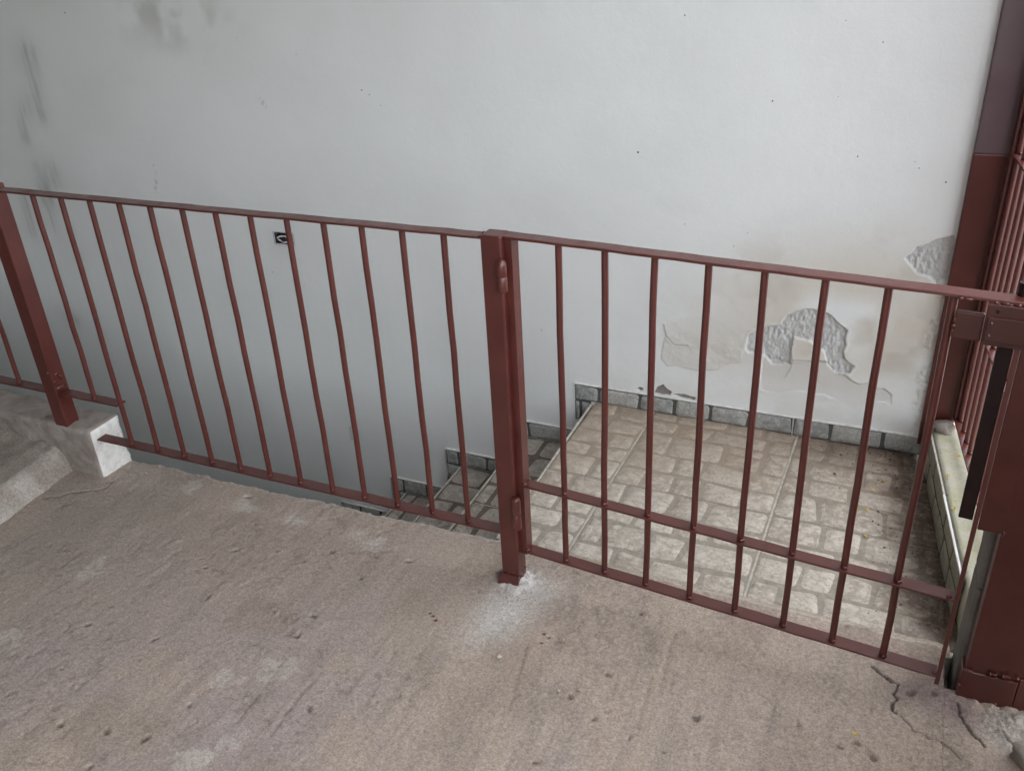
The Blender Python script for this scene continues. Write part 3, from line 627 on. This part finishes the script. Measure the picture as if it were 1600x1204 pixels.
def flat_rail(name, parent, x0, x1, z0, z1, yc=0.0, wd=.038, mat=None, wob=.0006, seed=1):
    """rolled flat bar with softened, slightly wavy edges"""
    n = max(4, int((x1 - x0) / .05)); rg = random.Random(seed); V = []; F = []
    c = .0012; sec = [(-1, 0, 1), (-1, 1, 0)]
    prof = [(-wd / 2, z0 + c), (-wd / 2, z1 - c), (-wd / 2 + c, z1), (wd / 2 - c, z1), (wd / 2, z1 - c), (wd / 2, z0 + c), (wd / 2 - c, z0), (-wd / 2 + c, z0)]
    for i in range(n + 1):
        x = x0 + (x1 - x0) * i / n; dz = rg.uniform(-wob, wob) if 0 < i < n else 0; dy = rg.uniform(-wob, wob)
        V += [(x, yc + py + dy, pz + dz) for py, pz in prof]
    m_ = 8
    for i in range(n):
        for s in range(m_): F.append((i * m_ + s, (i + 1) * m_ + s, (i + 1) * m_ + (s + 1) % m_, i * m_ + (s + 1) % m_))
    F += [tuple(range(m_)), tuple(range(n * m_, (n + 1) * m_))[::-1]]
    return obj(name, mesh(name, V, F, mat or RED), parent)

# fence panel left of the gate
fence = thing('fence', 'red oxide steel bar fence panel with two square posts above the stairwell', 'fence', (-.9, 0, 0)); fx = -.9
FL = [-1.554, -1.444, -1.335, -1.227, -1.117, -1.006, -.896, -.785, -.673, -.564, -.455, -.344, -.234]
ZB, ZT = .155, .968
long_bars = [bar_me(ZT - ZB + .001, seed=i) for i in (11, 12, 13)]; short_bar = bar_me(ZT - .302, seed=14)
for i, x in enumerate(FL):
    if i == 0: obj('bar', short_bar, fence, (x - fx, 0, .302))
    else: obj('bar', long_bars[i % 3], fence, (x - fx, 0, ZB))
for x in (-1.898, -2.008, -2.118, -2.228, -2.338): obj('bar', short_bar, fence, (x - fx, .004, .300))
flat_rail('top_rail', fence, -2.6 - fx, -.131 - fx, ZT, ZT + .0058, 0, seed=4)
flat_rail('bottom_rail', fence, -1.578 - fx, -.131 - fx, ZB - .0058, ZB, 0, seed=5)
flat_rail('short_rail', fence, -1.704 - fx, -1.446 - fx, .297, .3025, .003, seed=6)
flat_rail('short_rail', fence, -2.6 - fx, -1.763 - fx, .294, .2998, .004, seed=7)
box('post', fence, -.129 - fx, -.079 - fx, -.026, .024, -.01, .980, RED, .004, 3)
box('post', fence, -1.761 - fx, -1.706 - fx, -.016, .036, .165, .982, RED, .004, 3)
def make_foot():
    z0, z1 = -.004, .020; a = (-.129 - fx, -.079 - fx, -.026); o = .012
    V = [(a[0] - .001, a[2] + .004, z1 + .006), (a[1] + .001, a[2] + .004, z1 + .006), (a[1] + .003, a[2] - o, z0), (a[0] - .008, a[2] - o - .004, z0),
         (a[0] - .001, a[2] - .004, z1 + .006), (a[1] + .001, a[2] - .004, z1 + .006), (a[1] + .003, a[2] - o - .008, z0), (a[0] - .009, a[2] - o - .014, z0)]
    obj('foot', mesh('foot', V, [(0, 1, 5, 4), (4, 5, 6, 7), (0, 4, 7, 3), (1, 2, 6, 5), (3, 7, 6, 2), (0, 3, 2, 1)], RED), fence)
make_foot()
obj('weld', blob_me('weld', [((-.104 - fx + dx, -.027, dz), (.004, .003, .003)) for dx, dz in ((-.02, .034), (-.006, .03), (.014, .037))] + [((-.078 - fx, dy, dz), (.003, .004, .003)) for dy, dz in ((-.015, .018), (.002, .022), (.014, .03))], RED), fence)
obj('weld', blob_me('weld', [((-1.704 - fx, .002, .315), (.006, .014, .009)), ((-1.705 - fx, -.01, .34), (.003, .006, .006)), ((-1.705 - fx, .006, .362), (.0025, .007, .005)), ((-1.704 - fx, .016, .35), (.003, .006, .008)), ((-1.715 - fx, -.017, .375), (.006, .0025, .004))], RED), fence)
obj('weld', blob_me('weld', [((-.133 - fx, -.015, .9735), (.006, .006, .003)), ((-.134 - fx, .010, .974), (.005, .006, .003))], RED), fence)
obj('weld', blob_me('weld', [((-1.446 - fx, -.004, .3035), (.005, .006, .004))], RED), fence)

# gate, hanging a few degrees open towards the viewer
TH = -.0855
gate = thing('gate', 'low red oxide steel bar gate standing slightly ajar across the landing', 'gate', (0, 0, 0), TH)
GX = [.050, .159, .271, .385, .497, .612, .724, .833]; GB, GM, GT = .1035, .3155, .9715
gbars = [bar_me(GT - GB + .001, welds=(0, GM - GB), seed=i) for i in (21, 22, 23)]
for i, x in enumerate(GX): obj('bar', gbars[i % 3], gate, (x, 0, GB))
flat_rail('top_rail', gate, -.088, 1.04, GT, GT + .0062, 0, seed=31)
flat_rail('middle_rail', gate, -.058, .946, GM - .0058, GM, .001, .034, seed=32)
flat_rail('bottom_rail', gate, -.058, .944, GB - .0058, GB, .001, .036, seed=33)
def angle_me(name, x0, x1, y0, y1, z0, z1, t, flip=False):
    """L-section standing upright: one leg across, one leg back"""
    if flip: pr = [(x1, y0), (x1, y1), (x1 - t, y1), (x1 - t, y0 + t), (x0, y0 + t), (x0, y0)]
    else: pr = [(x0, y0), (x1, y0), (x1, y0 + t), (x0 + t, y0 + t), (x0 + t, y1), (x0, y1)]
    bm = bmesh.new(); lo = [bm.verts.new((a, b, z0)) for a, b in pr]; hi = [bm.verts.new((a, b, z1)) for a, b in pr]; n = len(pr)
    bm.faces.new(lo); bm.faces.new(hi)
    for i in range(n): bm.faces.new((lo[i], lo[(i + 1) % n], hi[(i + 1) % n], hi[i]))
    bmesh.ops.recalc_face_normals(bm, faces=bm.faces)
    bmesh.ops.bevel(bm, geom=[e for e in bm.edges], offset=.0008, segments=1, affect='EDGES', clamp_overlap=True)
    me = bpy.data.meshes.new(name); bm.to_mesh(me); bm.free(); me.materials.append(RED); return me
obj('stile', angle_me('stile', -.084, -.059, -.014, .018, GB - .012, GT - .0005, .004, True), gate)
obj('stile', angle_me('stile', .944, .953, -.019, .016, GB - .022, GT - .0005, .0035, True), gate)
box('lock_strip', gate, .917, .9425, -.014, -.004, .517, .893, BLACK, .0015)
box('bolt_housing', gate, .8405, .888, -.017, -.004, .893, .946, DARKRED, .003)
box('lock_plate', gate, .889, 1.03, -.026, -.018, .893, .9705, DARKRED, .0015)
box('lock_cover', gate, .893, 1.03, -.030, -.0265, .903, .948, DARKRED, .001)
obj('screw', blob_me('screw', [((.900, -.031, .9375), (.003, .002, .003))], RED2), gate); obj('screw', blob_me('screw', [((.8995, -.031, .914), (.003, .002, .003))], RED2), gate)
obj('screw', blob_me('screw', [((.906, -.0265, .9595), (.0028, .0015, .0028))], BLACK), gate)
obj('weld', blob_me('weld', [((.8415, -.014, z), (.003, .005, .006)) for z in (.905, .917, .928)], RED), gate)
obj('weld', blob_me('weld', [((x, -.0205, .9725), (.006, .003, .0025)) for x in (.845, .857, .9, .915, .935, .95, .965)], RED), gate)
obj('weld', blob_me('weld', [((-.057, -.012, GM + .003), (.007, .006, .004)), ((-.058, -.012, GB + .004), (.005, .006, .006))], RED), gate)
obj('weld', blob_me('weld', [((.934, -.012, GM + .004), (.007, .005, .006)), ((.942, -.008, GB + .002), (.005, .005, .005))], RED), gate)
def knob():
    pts = [(.940, .018, .93 + .072 * i / 10) for i in range(11)]
    return ring_tube(pts, .011, BLACK, 'bolt_knob', 14)
obj('bolt_knob', knob(), gate)
def hinge(z0, z1, domed):
    bm = bmesh.new(); ns = 18; rad = .0120
    zm = (z0 + z1) / 2
    prof = [(0, z0), (rad * .92, z0), (rad, z0 + .002), (rad, zm - .001), (rad * .93, zm), (rad, zm + .001), (rad, z1 - .010), (rad * .9, z1 - .006)]
    prof += [(rad * .72, z1), (rad * .35, z1 + .0035), (0, z1 + .005)] if domed else [(rad * .85, z1 - .001), (0, z1)]
    rings = []
    for (rr, z) in prof:
        rings.append([bm.verts.new((rr * math.cos(2 * math.pi * s / ns), rr * math.sin(2 * math.pi * s / ns), z)) for s in range(ns)] if rr > 0 else [bm.verts.new((0, 0, z))])
    for a, b in zip(rings[:-1], rings[1:]):
        for s in range(ns):
            if len(a) == 1: bm.faces.new((a[0], b[(s + 1) % ns], b[s]))
            elif len(b) == 1: bm.faces.new((a[s], a[(s + 1) % ns], b[0]))
            else: bm.faces.new((a[s], a[(s + 1) % ns], b[(s + 1) % ns], b[s]))
    for fa in bm.faces: fa.smooth = True
    me = bpy.data.meshes.new('hinge'); bm.to_mesh(me); bm.free(); me.materials.append(RED); return me
ct, st_ = math.cos(-TH), math.sin(-TH)
hl = lambda x, y: (x * ct - y * st_, x * st_ + y * ct, 0)
obj('hinge', hinge(.857, .930, True), gate, hl(-.0735, -.0395)); obj('hinge', hinge(.198, .294, False), gate, hl(-.0700, -.0395))

# steel post at the end of the wall: fresh paint below, weathered paint above
wp = thing('wall_post', 'tall square steel post at the wall end, repainted only lower down', 'post', (.926, 1.04, 0)); 
box('lower_section', wp, -.047, .047, -.014, .03, .02, .962, RED, .005, 3); box('upper_section', wp, -.0465, .0465, -.0135, .0295, .9605, 2.749, RED2, .005, 3)

# ledge with tiled side, and the grille that stands on it
LA = .1194
ledge = thing('ledge', 'low ledge with tiled side and yellowed cement top along the grille', 'ledge', (.897, 1.038, 0), LA)
rough_box('body', .011, .20, -.875, -.002, -.30, .104, [LEDGE], .014, .0025, .006, 601, 30, ledge)
axl = (Vector((0, -1, 0)), Vector((0, 0, 1)), Vector((-1, 0, 0)))
tile(ledge, .418, .138, Vector((.0025, -.006, -.028)), axl, .009, LJOINT, LSTONE, 611, (.06, .08), (.13, .22), .008, .0016, 'side_tile')
tile(ledge, .36, .138, Vector((.0, -.428, -.028)), axl, .009, LJOINT, LSTONE, 612, (.06, .08), (.12, .2), .008, .0016, 'side_tile')
box('tile_edge', ledge, -.0005, .005, -.424, -.006, .1065, .1105, GROUT, .001); box('tile_edge', ledge, -.003, .003, -.788, -.428, .1085, .1145, WHITEWASH, .001)
rough_box('mortar_lump', .012, .075, -.075, -.02, .09, .135, [CEMENT], .008, .008, .02, 605, 40, ledge)
grille = thing('grille', 'red oxide steel grille of close upright bars standing beyond the ledge', 'grille', (.897, 1.038, 0), LA)
GC = .085; gbar = bar_me(1.80, .0078, (0, .342, .828), 41)
for i in range(14): obj('bar', gbar, grille, (GC, -.052 - .0625 * i, .145))
box('frame_stile', grille, GC - .018, GC + .019, -.044, -.002, .146, 1.938, RED, .002)
def grail(z):
    o = flat_rail('rail', grille, -.885, -.008, z - .006, z, 0, .036, seed=int(z * 100)); o.matrix_local = Matrix(((0, 1, 0, GC), (1, 0, 0, 0), (0, 0, 1, 0), (0, 0, 0, 1)))
    o.data.flip_normals()
for z in (.145, .487, .973, 1.945): grail(z)

# post on the right with the striker plate, and the pier behind it
gp = thing('gate_post', 'wide red oxide steel gate post with welded base at the right', 'post', (1.08, 0, 0))
box('column', gp, -.077, .09, -.021, .020, .06, 2.749, RED, .003, 2); box('base_plate', gp, -.084, .027, -.028, .021, -.01, .0745, RED, .002, 2); box('base_plate', gp, .0285, .12, -.026, .021, -.01, .085, RED, .002, 2)
box('striker_plate', gp, -.121, -.074, -.027, -.0215, .452, 1.06, RED, .0015)
obj('weld', blob_me('weld', [((x, -.026, .0765 + (x + .08) * .1), (.006, .004, .003)) for x in (-.077, -.07, -.03, -.022, -.005, .003, .022)], RED), gp)
obj('weld', blob_me('weld', [((-.083, -.02, .012), (.004, .006, .006)), ((-.082, -.026, .03), (.003, .004, .004))], RED), gp)
obj('weld', blob_me('weld', [((-.074, -.027, .455), (.004, .003, .006)), ((-.074, -.026, .75), (.003, .003, .005))], RED), gp)
pier = thing('pier', 'short grey cement pier tucked behind the right gate post', 'pier', (1.08, .07, 0))
rough_box('block', -.088, .09, -.046, .055, -.10, .262, [GREYCEM], .012, .0015, .005, 631, 30, pier); rough_box('block', -.088, .09, -.046, .055, .2655, .62, [GREYCEM], .012, .0015, .005, 632, 30, pier)

# broken cement lump at the lower right corner
ck = rough_box('concrete_chunk', -.055, .10, -.06, .05, -.02, .034, [CEMENT], .007, .014, .012, 641, 34, None, (1.165, -.175, 0)); ck.rotation_euler = (0, 0, .5)
tag(ck, 'broken concrete lump at the foot of the right gate post', 'rubble')

# flush electrical box in the wall with loose cable
eb = thing('electrical_box', 'open dark electrical box sunk in the wall with loose grey cable', 'electrical box', (-1.544, WY, .492))
def casing():
    x0, x1, z0, z1, d = -.050, .050, -.028, .028, .05; V = [(x0, -.001, z0), (x1, -.001, z0), (x1, -.001, z1), (x0, -.001, z1), (x0 + .004, d, z0 + .003), (x1 - .004, d, z0 + .003), (x1 - .004, d, z1 - .003), (x0 + .004, d, z1 - .003)]
    return mesh('casing', V, [(0, 1, 5, 4), (1, 2, 6, 5), (2, 3, 7, 6), (3, 0, 4, 7), (4, 5, 6, 7)], PLASTIC)
obj('casing', casing(), eb)
obj('cable', ring_tube([(-.012 + .020 * math.cos(t) * 1.1, .004 + .006 * math.sin(2 * t), -.004 + .013 * math.sin(t)) for t in np.linspace(.6, 5.2, 22)] + [(.02, .02, -.016), (.03, .045, -.012)], 0.0032, WIRE, 'cable', 8), eb)
obj('cable', ring_tube([(.045 - .03 * t, .045 - .05 * t * t, .02 - .02 * t + .01 * math.sin(6 * t)) for t in np.linspace(0, 1, 12)], .002, PLASTIC, 'cable', 8), eb)
obj('cable', ring_tube([(-.04 + .05 * t, .03 - .02 * math.sin(3 * t), .005 * math.sin(9 * t) + .008) for t in np.linspace(0, 1, 12)], .0022, PLASTIC, 'cable', 8), eb)

# ------------------------------------------------------------------ small litter
def flower_me(seed, s=.0065):
    rg = random.Random(seed); V = []; F = []
    for q in range(5):
        a = q * 1.2566 + rg.uniform(-.3, .3); up = rg.uniform(.2, .8) * s; L = s * rg.uniform(.8, 1.25); i = len(V); c, sn = math.cos(a), math.sin(a)
        V += [(0, 0, .001), (c * L * .6 - sn * L * .35, sn * L * .6 + c * L * .35, up), (c * L, sn * L, up * 1.1 + .001), (c * L * .6 + sn * L * .35, sn * L * .6 - c * L * .35, up), (c * L * .55, sn * L * .55, up * .3)]
        F += [(i, i + 1, i + 4), (i + 4, i + 1, i + 2), (i + 4, i + 2, i + 3), (i, i + 4, i + 3)]
    return mesh('yellow_flower', V, F, PETAL)
FLM = [flower_me(i) for i in range(4)]
fl_lab = ['fallen yellow flower on the landing, nearest to the back wall', 'yellow flower on the landing just left of the farthest flower', 'yellow flower at the middle of the landing, right of a pair', 'small yellow flower on the landing, left of a pair', 'yellow flower on the landing, closest to the gate']
for i, (x, y) in enumerate(FLOWERS_L): tag(obj('yellow_flower', FLM[i % 4], None, (x, y, LZ), (.1, 0, i * 1.3)), fl_lab[i], 'flower', 'fallen yellow flowers')
fl2 = ['yellow flower on the ledge top, against the grille bars', 'yellow flower at the middle of the yellowed ledge top', 'yellow flower on the ledge top, nearest the gate']
for i, (x, y) in enumerate(FLOWERS_LEDGE): tag(obj('yellow_flower', FLM[(i + 1) % 4], None, (x, y, .105), (0, .1, i * 2.1)), fl2[i], 'flower', 'fallen yellow flowers')
tag(obj('yellow_flower', FLM[3], None, (*FLOWER_F[0], .003), (0, 0, 1.2)), 'single yellow flower lying on the bare concrete floor', 'flower', 'fallen yellow flowers')
def pebble_me(seed, s):
    bm = bmesh.new(); add_blob(bm, (0, 0, s * .35), (s, s * .8, s * .55), seed, 2)
    for fa in bm.faces: fa.smooth = True
    me = bpy.data.meshes.new('pebble'); bm.to_mesh(me); bm.free(); me.materials.append(PEBBLE); return me
pb_lab = ['tan pebble on the floor below the middle post', 'pale pebble beside a dark pit in the floor', 'small pale pebble right of the white cement spill', 'pale crumb at the foot of the concrete step', 'tan crumb right of the pale pebble by the pit', 'white crumb at the floor edge beside the plinth end', 'pale crumb on the floor at the lower left']
for i, (x, y) in enumerate(STONES): tag(obj('pebble', pebble_me(40 + i, (.007, .006, .004, .004, .005, .0055, .004)[i]), None, (x, y, .002), (0, 0, i)), pb_lab[i], 'pebble', 'loose pebbles on the floor')
# crumbs of dry leaf and grit swept into the dirty side of the landing: beyond counting
def litter():
    rg = random.Random(9); V = []; F = []
    spots = [(x, y) for x, y in CRUMBS] + [(min(.975, .99 - .12 * (y - .3) - abs(rg.gauss(0, .07))), y) for y in [rg.uniform(.2, 1.0) for _ in range(260)]] + [(rg.uniform(.5, .88), 1.02 - abs(rg.gauss(0, .04))) for _ in range(60)]
    for i, (x, y) in enumerate(spots):
        s = rg.uniform(.002, .0055) if i > 10 else .006; a = rg.uniform(0, 6.3); q = len(V); zz = LZ + .0015
        for t, hgt in ((0, .0), (1.4, .35), (3.0, .1), (4.5, .5)):
            rr = s * rg.uniform(.5, 1.2); V.append((x + rr * math.cos(a + t), y + rr * math.sin(a + t) * .7, zz + s * hgt * rg.random()))
        V.append((x, y, zz + s * .45)); F += [(q, q + 1, q + 4), (q + 1, q + 2, q + 4), (q + 2, q + 3, q + 4), (q + 3, q, q + 4)]
    o = obj('leaf_litter', mesh('leaf_litter', V, F, DRY)); o['kind'] = 'stuff'; tag(o, 'brown crumbs of dry leaf and grit along the ledge side of the landing', 'litter')
litter()
def grit():
    rg = random.Random(19); V = []; F = []
    for i in range(900):
        x, y = rg.uniform(-1.65, 1.15), rg.uniform(-.98, .09)
        if i < 120: x, y = rg.gauss(-.07, .06), rg.gauss(-.05, .05)
        elif i < 200: x, y = rg.gauss(1.09, .06), rg.gauss(-.07, .04)
        s = rg.uniform(.0008, .0024); q = len(V); a = rg.uniform(0, 6)
        for t in (0, 2.1, 4.2): V.append((x + s * math.cos(a + t), y + s * math.sin(a + t), .0015 + s * .1))
        V.append((x, y, .003 + s)); F += [(q, q + 1, q + 3), (q + 1, q + 2, q + 3), (q + 2, q, q + 3)]
    o = obj('grit', mesh('grit', V, F, PEBBLE)); o['kind'] = 'stuff'; tag(o, 'loose fine grit scattered over the concrete floor', 'grit')
grit()
